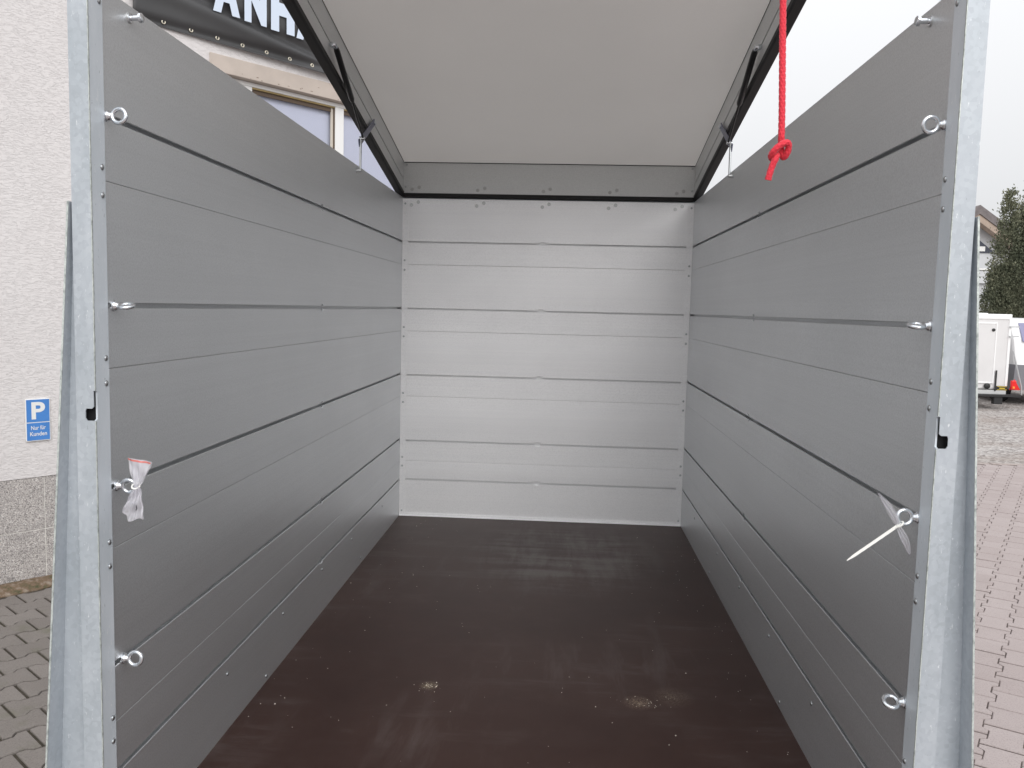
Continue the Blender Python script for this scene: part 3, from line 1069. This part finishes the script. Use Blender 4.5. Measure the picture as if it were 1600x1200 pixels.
lid = empty('lid', LID(XC, 0, 0), tr)
lid['label'] = 'raised lid with grey panel inside and black rubber edge'
LL = 2.50
TC = 0.150
for s in (-1, 1):
    prof = [(-.022, .020), (-.001, .020), (0, .021), (0, .0705), (-.006, .0705), (-.006, .0765), (0, .0765), (0, TC - .001), (-.022, TC - .001)]
    MB().prism(prof, lambda d, t_, a: LID(X(s, d), a, t_), -.003, LL).build('side_skirt', 'alu_lid', lid)
    prof = [(-.024, -.004), (.002, -.004), (.0055, .002), (.0055, .017), (.002, .0195), (-.024, .0195)]
    MB().prism(prof, lambda d, t_, a: LID(X(s, d), a, t_), -.010, LL).build('rubber_seal', 'rubber', lid, bevel=0.001)
    MB().box((0.0003, .013, TC - .004), (.0012, LL, TC - .0012), lambda d, a, t_: LID(X(s, d), a, t_)).build('panel_joint', 'rubber', lid)
MB().box((XL + .0005, .0, .0100), (XR - .0005, .010, TC - .001), LID).build('hinge_skirt', 'alu_lid', lid)
MB().box((XL + .006, .0, -.0085), (XR - .006, .014, .0088), LID).build('rubber_seal', 'rubber', lid, bevel=0.001)
MB().box((XL - .022, LL, .0), (XR + .022, LL + .02, TC - .001), LID).build('rear_skirt', 'alu_lid', lid)
MB().box((XL - .022, -.004, TC + .0005), (XR + .022, LL + .02, TC + .022), LID).build('roof_panel', 'roof_laminate', lid)
MB().box((XL + .002, .0103, TC - .0022), (XR - .002, .0128, TC + .0003), LID).build('panel_joint', 'rubber', lid)
for i, x in enumerate(HBX):
    o = inst('hinge_bolt', hb, lid, LID(x + .003, .0102, .026 if i % 2 == 0 else .036), (-LA, 0, 0))
    o.data = hb_lid
for s in (-1, 1):
    for t_ in (.038, TC - .012):
        inst('rivet', RV[0], lid, LID(X(s, .012), .0102, t_), (-LA, 0, 0))

# gas struts with their fold-out link
for s in (-1, 1):
    gs = empty('gas_strut', (X(s, .015), 2.89, 2.118), tr)
    P = lambda d, y, z: (X(s, d), y, z)
    ball, cyl0, cyl1, rod1 = P(.016, 2.556, 2.436), P(.017, 2.566, 2.4300), P(.020, 2.752, 2.318), P(.021, 2.899, 2.229)
    plate, foot = P(.010, 3.112, 2.326), P(.009, 2.893, 2.117)
    MB().tube([ball, cyl0], .0055, 10).build('end_socket', 'zinc_bright', gs, smooth='auto')
    MB().lathe([(0, .006), (.004, .0085), (.012, .0085), (.018, .006)], (X(s, .001), 2.556, 2.436), (-s, 0, 0), 12).build('ball_stud', 'zinc_bright', gs, smooth='auto')
    MB().tube([cyl0, Vector(cyl0).lerp(Vector(cyl1), .05), Vector(cyl0).lerp(Vector(cyl1), .95), cyl1], [.007, .0092, .0092, .0065], 14).build('cylinder', 'strut_black', gs, smooth='auto')
    MB().tube([cyl1, rod1], .0036, 10).build('rod', 'strut_black', gs, smooth='auto')
    MB().lathe([(-.006, .0062), (.010, .0062), (.012, .0045)], (X(s, .014), 2.899, 2.229), (-s, 0, 0), 10).build('pivot_nut', 'zinc_bright', gs, smooth='auto')
    # flat link plate from the pivot to the lid skirt
    a, b = Vector((2.892, 2.212)), Vector((3.118, 2.331))
    d = (b - a).normalized()
    nn = Vector((-d.y, d.x)) * .0155
    poly = [a + nn * .8 - d * .004, a - nn * .8 - d * .004, b - nn * .7 + d * .004, b + nn * .7 + d * .004]
    MB().prism([(p.x, p.y) for p in poly], lambda y, z, q: (X(s, q), y, z), .0075, .0105).build('link_plate', 'plate_blue_grey', gs)
    MB().lathe([(0, .007), (.006, .007), (.0075, .005)], (X(s, .0105), 3.108, 2.3255), (-s, 0, 0), 10).build('plate_bolt', 'zinc_bright', gs, smooth='auto')
    # short upright stay hooked to the wall
    MB().tube([P(.013, 2.898, 2.226), P(.013, 2.893, 2.124)], .0040, 10).build('stay_rod', 'rivet_steel', gs, smooth='auto')
    MB().lathe([(0, .007), (.002, .007), (.0025, .005), (.016, .005)], (X(s, .0), 2.893, 2.119), (-s, 0, 0), 12).build('wall_stud', 'bolt_grey', gs, smooth='auto')

# lashing eye bolts in the wall slots
EYES = {-1: ((1.3010, SLOTS[4], 4), (1.3120, SLOTS[3], 74), (1.3110, SLOTS[2], -12), (1.3220, SLOTS[1], 6)),
        1: ((1.3000, SLOTS[4], -8), (1.3020, SLOTS[3], 76), (1.2990, SLOTS[2], 5), (1.3030, SLOTS[1], 62))}
for s in (-1, 1):
    for y, z, rot in EYES[s]:
        eb = empty('eye_bolt', (X(s, 0), y, z), tr)
        ax = (-s, 0, 0)
        MB().lathe([(.0, .0092), (.0020, .0092), (.0023, .0086)], (X(s, .0002), y, z), ax, 18).build('washer', 'zinc_bright', eb, smooth='auto')
        MB().lathe([(.0, .0080), (.002, .0082), (.004, .0062), (.006, .0052), (.0085, .0048)], (X(s, .0024), y, z), ax, 16).build('shank', 'zinc_bright', eb, smooth=True)
        e2 = Vector((0, math.sin(R(rot)), math.cos(R(rot))))
        MB().torus((X(s, .0215), y, z), .0110, .0035, (1, 0, 0), e2, 30, 12).build('ring', 'zinc_bright', eb, smooth=True)

# running gear and chassis below the floor
ch = MB()
for x in (XL + .12, XR - .16):
    ch.box((x, 1.28, ZF - .10), (x + .04, YB, ZF - .019))
for y in (1.30, 2.0, 2.7, 3.4, YB - .06):
    ch.box((XL - .02, y, ZF - .085), (XR + .02, y + .05, ZF - .020))
ch.box((XC - .03, 2.2, ZF - .16), (XC + .03, 4.75, ZF - .101))
ch.box((XL, 2.42, ZF - .32), (XR, 2.48, ZF - .26))
ch.box((XL - .02, 1.23, ZF - .14), (XR + .02, 1.278, ZF - .022))
ch.build('chassis', 'galvanised', tr, bevel=0.003)
for s in (-1, 1):
    wl = empty('wheel', (X(s, .10), 2.45, .28), tr)
    MB().lathe([(-.075, .185), (-.08, .20), (-.075, .265), (-.06, .28), (.06, .28), (.075, .265), (.08, .20), (.075, .185)], (X(s, .10), 2.45, .28), (1, 0, 0), 32).build('tyre', 'tyre', wl, smooth='auto')
    MB().lathe([(-.072, .184), (-.05, .16), (-.055, .06), (.055, .06), (.05, .16), (.072, .184)], (X(s, .10), 2.45, .28), (1, 0, 0), 24).build('rim', 'steel_rim', wl, smooth='auto')
    mb = MB()
    rg = []
    for k in range(13):
        a = math.pi * k / 12
        rg.append([(X(s, .10) + dx, 2.45 + r_ * math.cos(a), .30 + r_ * math.sin(a)) for dx, r_ in ((-.10, .325), (.10, .325), (.10, .332), (-.10, .332))])
    mb.sections(rg)
    mb.build('mudguard', 'black_plastic', tr, smooth='auto')

# ------------------------------------------------------------------ things hung inside the trailer
# red rope with an overhand knot hanging from the lid
RS = 0.0000955                               # metres per knot-sketch unit
kx, kz, ky = 0.3320, 1.9195, 1.36


def kp(a, b, c=0.0):
    return Vector((kx + (a - 350) * RS, ky - c * RS, kz - (b - 480) * RS))


top = Vector((0.318, ky + .012, 2.585))
path = [top, top.lerp(kp(338, 100), .33) + Vector((-.0015, 0, 0)), top.lerp(kp(338, 100), .66) + Vector((-.002, 0, 0)), kp(340, -200), kp(350, 100), kp(356, 300), kp(366, 420, -45), kp(385, 535, -62), kp(418, 612, -50), kp(455, 565, 0), kp(468, 460, 48),
        kp(425, 405, 92), kp(325, 445, 108), kp(232, 530, 82), kp(205, 600, 10), kp(240, 632, -52), kp(292, 585, -5), kp(270, 650, 45), kp(228, 760, 30), kp(195, 880, 20), kp(172, 1000, 5)]
pts = mesh_curve(path, 14)
# even spacing
arc = [0]
for a, b in zip(pts, pts[1:]):
    arc.append(arc[-1] + (b - a).length)
step = 0.0009
ne = int(arc[-1] / step)
ep, k = [], 0
for i in range(ne + 1):
    q = min(i * step, arc[-1] - 1e-6)
    while arc[k + 1] < q:
        k += 1
    f_ = (q - arc[k]) / max(arc[k + 1] - arc[k], 1e-9)
    ep.append(pts[k].lerp(pts[k + 1], f_))
nseg = 24
rings = []
prev = None
for i, p in enumerate(ep):
    d = (ep[min(i + 1, ne)] - ep[max(i - 1, 0)]).normalized()
    a = d.orthogonal().normalized() if prev is None else (prev - d * prev.dot(d)).normalized()
    prev = a
    b = d.cross(a)
    ring = []
    for m in range(nseg):
        th = 2 * math.pi * m / nseg
        u_, v_ = th * 3, i * step / 0.0105 * 2 * math.pi
        w1, w2 = math.cos(u_ + v_ * .5), math.cos(u_ - v_ * .5)
        r_ = 0.00510 * (1 + 0.34 * max(abs(w1), abs(w2)) ** 3 - 0.27)
        ring.append(p + (a * math.cos(th) + b * math.sin(th)) * r_)
    rings.append(ring)
rope = MB().sections(rings).build('rope', 'rope_red', None, smooth=True)
tag(rope, 'red braided rope with an overhand knot hanging from the lid', 'rope')

# clear screw bag pulled through the third eye on the left wall
def sheet(fn, nu_, nv_):
    vs = [fn(i / nu_, j / nv_) for i in range(nu_ + 1) for j in range(nv_ + 1)]
    fs = [(i * (nv_ + 1) + j, (i + 1) * (nv_ + 1) + j, (i + 1) * (nv_ + 1) + j + 1, i * (nv_ + 1) + j + 1) for i in range(nu_) for j in range(nv_)]
    return MB().add(vs, fs)


NK = Vector((-0.676, 1.290, 1.3600))          # neck of the bag
bag = tag(empty('screw_bag', NK), 'clear zip bag of screws with red seal strip, tied to an eye bolt', 'bag')


def upper(side):
    def fn(a, b):
        # a across 0..1, b 0 at the neck .. 1 at the zip
        w = .004 + .0160 * b ** .8
        lean = .004 * b
        x = NK.x - .001 + lean + (a - .5) * 2 * w
        z = NK.z + .044 * b - .006 * b * (a - .3)
        y = NK.y + side * (.0014 + .004 * math.sin(math.pi * a) * (1 - b * .7)) + .0026 * math.sin(a * 17 + side + b * 2) * (1 - b * .6) + .0016 * math.sin(a * 7 + b * 9)
        return (x, y, z)
    return fn


def lower(side):
    def fn(a, b):
        w = .0035 + .0150 * b ** .9
        x = NK.x - .001 - .010 * b + (a - .5) * 2 * w
        z = NK.z - .046 * b - (.012 * b * b * a) + .004 * b * math.sin(a * 9)
        y = NK.y + side * (.0015 + .0065 * math.sin(math.pi * a) * b) + .0034 * math.sin(a * 21 + side * 2 + b * 3) * (1 - .3 * b) + .002 * math.sin(b * 14 + a * 5)
        return (x, y, z)
    return fn


for sd in (-1, 1):
    sheet(upper(sd), 26, 14).build('bag_mouth', 'bag_plastic', bag, smooth=True)
    sheet(lower(sd), 30, 14).build('bag_pocket', 'bag_plastic', bag, smooth=True)
mb = MB()
for k in range(14):
    a0, a1 = k / 14, (k + 1) / 14
    p0, p1 = Vector(upper(-1)(a0, .925)), Vector(upper(-1)(a1, .925))
    q0, q1 = Vector(upper(-1)(a0, .99)), Vector(upper(-1)(a1, .99))
    o_ = Vector((0, -.0006, 0))
    mb.add([p0 + o_, p1 + o_, q1 + o_, q0 + o_], [(0, 1, 2, 3)])
mb.build('zip_strip', 'bag_red', bag)
for k in range(5):
    c_ = Vector((NK.x - .006 + rng.uniform(-.006, .006), NK.y + rng.uniform(-.002, .002), NK.z - .044 + rng.uniform(-.004, .004)))
    d_ = Vector((rng.uniform(-.5, .5), rng.uniform(-.2, .2), rng.uniform(.4, 1))).normalized()
    MB().lathe([(0, .0011), (.010, .0011), (.0102, .0028), (.0118, .0024)], c_, d_, 8).build('screw', 'screw_dark', bag, smooth='auto')
MB().torus(NK + Vector((-.004, 0, 0)), .0062, .0016, (1, 0, 0), (0, .8, .6), 20, 8).build('cable_tie', 'tie_nylon', bag, smooth=True)

# small twisted bag held with a cable tie on the right wall
NK2 = Vector((0.5225, 1.2935, 1.3420))
tb = tag(empty('cable_tie_bag', NK2), 'twisted clear bag with white cable tie tail on right wall eye bolt', 'cable tie')


def leaf(tip, bulge, wmax, ph):
    d_ = Vector(tip) - NK2
    ln_ = d_.length
    d_ = d_ / ln_
    s_ = Vector((d_.z, 0, -d_.x))

    def fn(a, b):
        w = wmax * math.sin(math.pi * min(1, b * .93 + .07)) ** .8 * (1 - .35 * b) + .0008
        p = NK2 + d_ * (ln_ * b) + s_ * ((a - .5) * 2 * w + bulge * math.sin(math.pi * b))
        p.y += .0022 * math.sin(a * 16 + ph + b * 3) - .003 * math.sin(math.pi * b)
        return tuple(p)
    return fn


sheet(leaf((0.4905, 1.2955, 1.3915), .002, .0055, 0), 14, 22).build('bag_fold', 'bag_plastic', tb, smooth=True)
sheet(leaf((0.5440, 1.2955, 1.2970), -.001, .0062, 1.4), 14, 22).build('bag_fold', 'bag_plastic', tb, smooth=True)
tail = [NK2, NK2.lerp(Vector((.447, 1.287, 1.286)), .5) + Vector((0, -.002, .001)), Vector((.447, 1.287, 1.286))]
tp = mesh_curve(tail, 8)
mb = MB()
rg = []
for i, p in enumerate(tp):
    q = i / (len(tp) - 1)
    h = .0024 * (1 - .1 * q) if q < .86 else .0024 * (1 - .1 * q) * max(.25, 1 - (q - .86) / .19)
    n_ = Vector((-.5, 0, .86))
    rg.append([p + n_ * h + Vector((0, -.0006, 0)), p - n_ * h + Vector((0, -.0006, 0)), p - n_ * h + Vector((0, .0006, 0)), p + n_ * h + Vector((0, .0006, 0))])
mb.sections(rg)
mb.build('tie_tail', 'tie_nylon', tb)
MB().box((-.0038, -.0026, -.0032), (.0038, .0026, .0032), lambda a, b, c: NK2 + Vector((a * .86 + c * .5, b - .001, c * .86 - a * -.5))).build('tie_head', 'tie_nylon', tb, bevel=0.0008)
MB().torus(NK2 + Vector((.003, 0, .002)), .0060, .0014, (.7, 0, .7), (0, 1, 0), 20, 8).build('tie_loop', 'tie_nylon', tb, smooth=True)

# pale crumbs scattered on the floor
mb = MB()
cr = random.Random(21)
for k in range(240):
    kind = cr.random()
    if kind < .10:
        x, y = cr.gauss(-.312, .018), cr.gauss(2.027, .014)
    elif kind < .22:
        x, y = cr.gauss(.225, .035), cr.gauss(1.995, .018)
    else:
        x, y = cr.uniform(XL + .02, XR - .02), cr.uniform(1.3, YB - .05)
    r_ = cr.uniform(.0005, .0012) * (1.7 if cr.random() < .2 else 1)
    if kind >= .22 and cr.random() < .4:
        x = XR - abs(cr.gauss(.06, .06)) - .01 if cr.random() < .7 else XL + abs(cr.gauss(.1, .08)) + .01
    M = lambda a, b, c: (x + a * r_, y + b * r_, ZF + .0002 + c * r_)
    mb.add([M(-1, -.6, 0), M(1, -.5, 0), M(.2, 1, 0), M(.1, .1, 1.1)], [(0, 1, 2), (0, 1, 3), (1, 2, 3), (2, 0, 3)])
tag(mb.build('floor_crumbs', 'crumb_pale'), 'pale crumbs of dust scattered over the brown trailer floor', 'crumbs', kind='stuff')

# ------------------------------------------------------------------ yard behind, on the right
def van(name, label, x0, x1, y0, y1, z0, z1, door_right, cat='trailer'):
    v = tag(empty(name, ((x0 + x1) / 2, (y0 + y1) / 2, 0)), label, cat)
    MB().box((x0 + .01, y0 + .01, z0), (x1 - .01, y1, z1)).build('body', 'van_panel', v, bevel=0.03)
    for a, b in ((x0, x0 + .05), (x1 - .05, x1)):
        MB().box((a, y0 - .004, z0 - .01), (b, y0 + .05, z1 - .03)).build('corner_profile', 'trim_white', v, bevel=0.008)
    MB().box((x0, y0 - .006, z1 - .09), (x1, y0 + .05, z1 + .012)).build('roof_rail', 'trim_white', v, bevel=0.015)
    MB().box((x0 + .02, y0 - .01, z0 - .10), (x1 - .02, y0 + .06, z0 - .012)).build('rear_beam', 'bolt_grey', v)
    for xx in (x0 + .18, x1 - .18):
        w_ = empty('wheel', (xx, (y0 + y1) / 2, .26), v)
        MB().lathe([(-.07, .17), (-.075, .23), (-.06, .26), (.06, .26), (.075, .23), (.07, .17)], (xx, (y0 + y1) / 2, .26), (1, 0, 0), 24).build('tyre', 'tyre', w_, smooth='auto')
        MB().lathe([(-.06, .168), (-.04, .05), (.04, .05), (.06, .168)], (xx, (y0 + y1) / 2, .26), (1, 0, 0), 20).build('rim', 'steel_rim', w_, smooth='auto')
    return v


va = van('box_trailer', 'white box trailer with framed rear door and red tail light on gravel', 6.75, 8.375, 16.2, 18.7, .36, 1.76, True)
# door with raised frame
dx0, dx1, dz0, dz1 = 7.05, 8.09, .50, 1.585
MB().box((dx0, 16.192, dz0), (dx1, 16.204, dz1)).build('door', 'van_panel', va, bevel=0.004)
for a, b in (((dx0 - .025, 16.186, dz0 - .03), (dx0, 16.206, dz1 + .03)), ((dx1, 16.186, dz0 - .03), (dx1 + .025, 16.206, dz1 + .03)), ((dx0 + .001, 16.186, dz1), (dx1 - .001, 16.206, dz1 + .03)), ((dx0 + .001, 16.186, dz0 - .03), (dx1 - .001, 16.206, dz0))):
    MB().box(a, b).build('door_frame', 'trim_white', va, bevel=0.004)
MB().lathe([(0, .03), (.012, .03), (.016, .022)], (8.045, 16.19, 1.475), (0, -1, 0), 14).build('lock', 'black_plastic', va, smooth='auto')
MB().box((8.138, 16.172, .33), (8.162, 16.190, .72)).build('latch_bar', 'black_plastic', va)
MB().lathe([(0, .055), (.02, .055), (.03, .04)], (8.0, 16.192, .42), (0, -1, 0), 18).build('socket_cover', 'black_plastic', va, smooth='auto')
MB().box((8.178, 16.184, .345), (8.372, 16.1985, .425)).build('sticker', 'black_plastic', va)
for a in ((8.186, 16.180, .412, 8.364, .420), (8.186, 16.180, .352, 8.364, .360), (8.225, 16.180, .377, 8.325, .393)):
    MB().box((a[0], a[1], a[2]), (a[3], 16.1838, a[4])).build('sticker_stripe', 'plate_yellow', va)
MB().box((8.40, 16.10, .37), (8.49, 16.16, .54)).build('tail_light', 'lamp_red', va, bevel=0.012)
MB().box((8.42, 16.09, .39), (8.46, 16.099, .43)).build('tail_light', 'lamp_orange', va, bevel=0.004)
MB().prism([(8.40, .36), (8.60, .36), (8.48, .56)], lambda a, b, c: (a, c, b), 16.162, 16.18).build('light_bracket', 'lamp_red', va)
MB().tube([(8.42, 16.17, 1.09), (8.60, 16.14, .42), (8.61, 16.14, .27)], .014, 8).build('stay', 'steel_rim', va)
for z in (1.36, 1.54):
    MB().box((8.33, 16.165, z - .012), (8.50, 16.19, z + .012)).build('latch', 'steel_rim', va)
MB().box((7.4, 16.05, .235), (8.56, 16.17, .275)).build('tow_beam', 'black_plastic', va)  # beam coloured black to stand for the shadow under the trailer
MB().box((8.10, 16.1, .09), (8.26, 16.2, .26)).build('support_foot', 'black_plastic', va, bevel=0.01)
vc = van('low_trailer', 'white roofed trailer mostly hidden behind the box trailer', 7.9, 9.50, 19.4, 21.9, .4, 1.80, False)
# grey-white van parked at the right edge
cv = tag(empty('parked_van', (9.9, 18.2, 0)), 'white and grey van at the right edge beside the box trailer', 'van')
prof = [(16.95, .30), (16.90, .80), (17.05, 1.30), (17.25, 1.66), (17.6, 1.70), (19.6, 1.72), (20.6, 1.2), (21.3, 1.0), (21.35, .32)]
MB().prism(prof, lambda y, z, x: (x, y, z), 8.86, 10.6).build('body', 'van_white', cv, bevel=0.06)
MB().prism([(16.93, .30), (16.88, .80), (21.3, .80), (21.33, .31)], lambda y, z, x: (x, y, z), 8.852, 10.608).build('lower_panel', 'body_grey', cv)
MB().prism([(17.02, 1.25), (17.235, 1.60), (17.20, 1.615), (16.985, 1.255)], lambda y, z, x: (x, y, z), 9.02, 10.45).build('rear_window', 'glass_tint', cv)
MB().prism([(17.4, 1.2), (17.55, 1.58), (19.4, 1.60), (20.2, 1.2)], lambda y, z, x: (x, y, z), 8.842, 8.868).build('side_window', 'glass_tint', cv)
for xx in (9.02, 10.45):
    for yy in (17.75, 20.45):
        w_ = empty('wheel', (xx, yy, .31), cv)
        MB().lathe([(-.10, .20), (-.105, .28), (-.09, .31), (.09, .31), (.105, .28), (.10, .20)], (xx, yy, .31), (1, 0, 0), 24).build('tyre', 'tyre', w_, smooth='auto')
        MB().lathe([(-.10, .198), (-.07, .06), (.07, .06), (.10, .198)], (xx, yy, .31), (1, 0, 0), 20).build('rim', 'steel_rim', w_, smooth='auto')

# house with gable behind the trees
hs = tag(empty('house', (16.0, 38, 0)), 'grey gabled house behind the conifer', 'house')
AX, AZ = 16.05, 6.10
MB().prism([(12.8, 0), (19.3, 0), (19.3, 3.2), (AX, AZ - .55), (12.8, 3.2)], lambda a, b, c: (a, c, b), 34.6, 43).build('wall', 'house_render', hs)
sl = (AZ - 3.4) / 3.9
for sg_ in (-1, 1):
    e = AX + sg_ * 4.0
    MB().prism([(AX, AZ), (AX, AZ - .34), (e, AZ - .34 - 4.0 * .70), (e, AZ - 4.0 * .70)], lambda a, b, c: (a, c, b), 34.0, 43.4).build('roof', 'roof_tile', hs)
    MB().prism([(AX, AZ - .345), (AX, AZ - .62), (e, AZ - .62 - 4.0 * .70), (e, AZ - .345 - 4.0 * .70)], lambda a, b, c: (a, c, b), 34.05, 34.5).build('fascia', 'fascia_wood', hs)
MB().prism([(16.05, 4.30), (17.0, 4.30), (16.05, 5.05)], lambda a, b, c: (a, c, b), 34.56, 34.60).build('window', 'house_glass', hs)
MB().box((16.25, 34.53, 4.36), (16.6, 34.559, 4.55)).build('window_blind', 'white_frame', hs)
MB().box((13.0, 34.4, 3.62), (19.2, 34.598, 3.68)).build('balcony_rail', 'white_frame', hs)
MB().box((13.0, 34.45, 3.10), (19.2, 34.55, 3.60)).build('balcony_panel', 'house_render', hs)


def conifer(name, label, cx, cy, h, rb, seed, leaves, lobes):
    r_ = random.Random(seed)
    t_ = tag(empty(name, (cx, cy, 0)), label, 'tree', 'conifers behind the yard')
    MB().tube([(cx, cy, 0), (cx + .05, cy, h * .4), (cx, cy, h * .9)], [.16, .10, .03], 10).build('trunk', 'bark', t_, smooth='auto')
    # clumps of flat sprays on a ragged spindle with a few side leaders
    vs, fs = [], []
    ncl = leaves // 26
    for c in range(ncl):
        lob = r_.choice(lobes)
        q = r_.random() ** 0.85
        z = lob[2] * (0.03 + .97 * q)
        env = lob[3] * (min(1.0, (q + .10) * 3.2)) * (1 - q ** 2.1) + .05
        rad = env * (0.60 + .42 * r_.random() ** .6)
        an = r_.uniform(0, 2 * math.pi)
        px, py = cx + lob[0] + rad * math.cos(an), cy + lob[1] + rad * math.sin(an)
        cs = r_.uniform(.12, .26) * (1.0 - .45 * q)
        for k in range(26):
            o_ = Vector((r_.gauss(0, 1), r_.gauss(0, 1), r_.gauss(0, 1.3))) * cs * .55
            p = Vector((px, py, z)) + o_
            up = Vector((math.cos(an) * .7 + r_.gauss(0, .4), math.sin(an) * .7 + r_.gauss(0, .4), .8 + r_.gauss(0, .4))).normalized()
            sd_ = up.cross(Vector((r_.gauss(0, 1), r_.gauss(0, 1), r_.gauss(0, 1)))).normalized()
            l_, w_ = r_.uniform(.04, .09), r_.uniform(.010, .026)
            b = len(vs)
            vs += [p - sd_ * w_ * .3, p + up * l_ * .5 - sd_ * w_, p + up * l_, p + up * l_ * .55 + sd_ * w_]
            fs.append((b, b + 1, b + 2, b + 3))
    MB().add(vs, fs).build('crown', 'conifer_leaf', t_)
    return t_


conifer('conifer_tree', 'dense dark green conifer in front of the grey house', 12.48, 24.0, 5.0, 1.0, 5, 56000,
        [(0, 0, 4.75, .82), (-.42, -.1, 5.15, .42), (-.55, -.15, 3.1, .62), (.2, -.2, 4.4, .7), (.3, .1, 4.0, .9), (-.4, -.3, 2.4, .85)])
conifer('conifer_tree', 'taller conifer at the right edge of the picture', 13.5, 24.6, 6.9, 1.2, 9, 32000,
        [(0, 0, 6.9, .95), (-.5, -.1, 5.9, .62), (.5, .1, 5.5, .8), (-.3, -.4, 3.6, 1.1)])
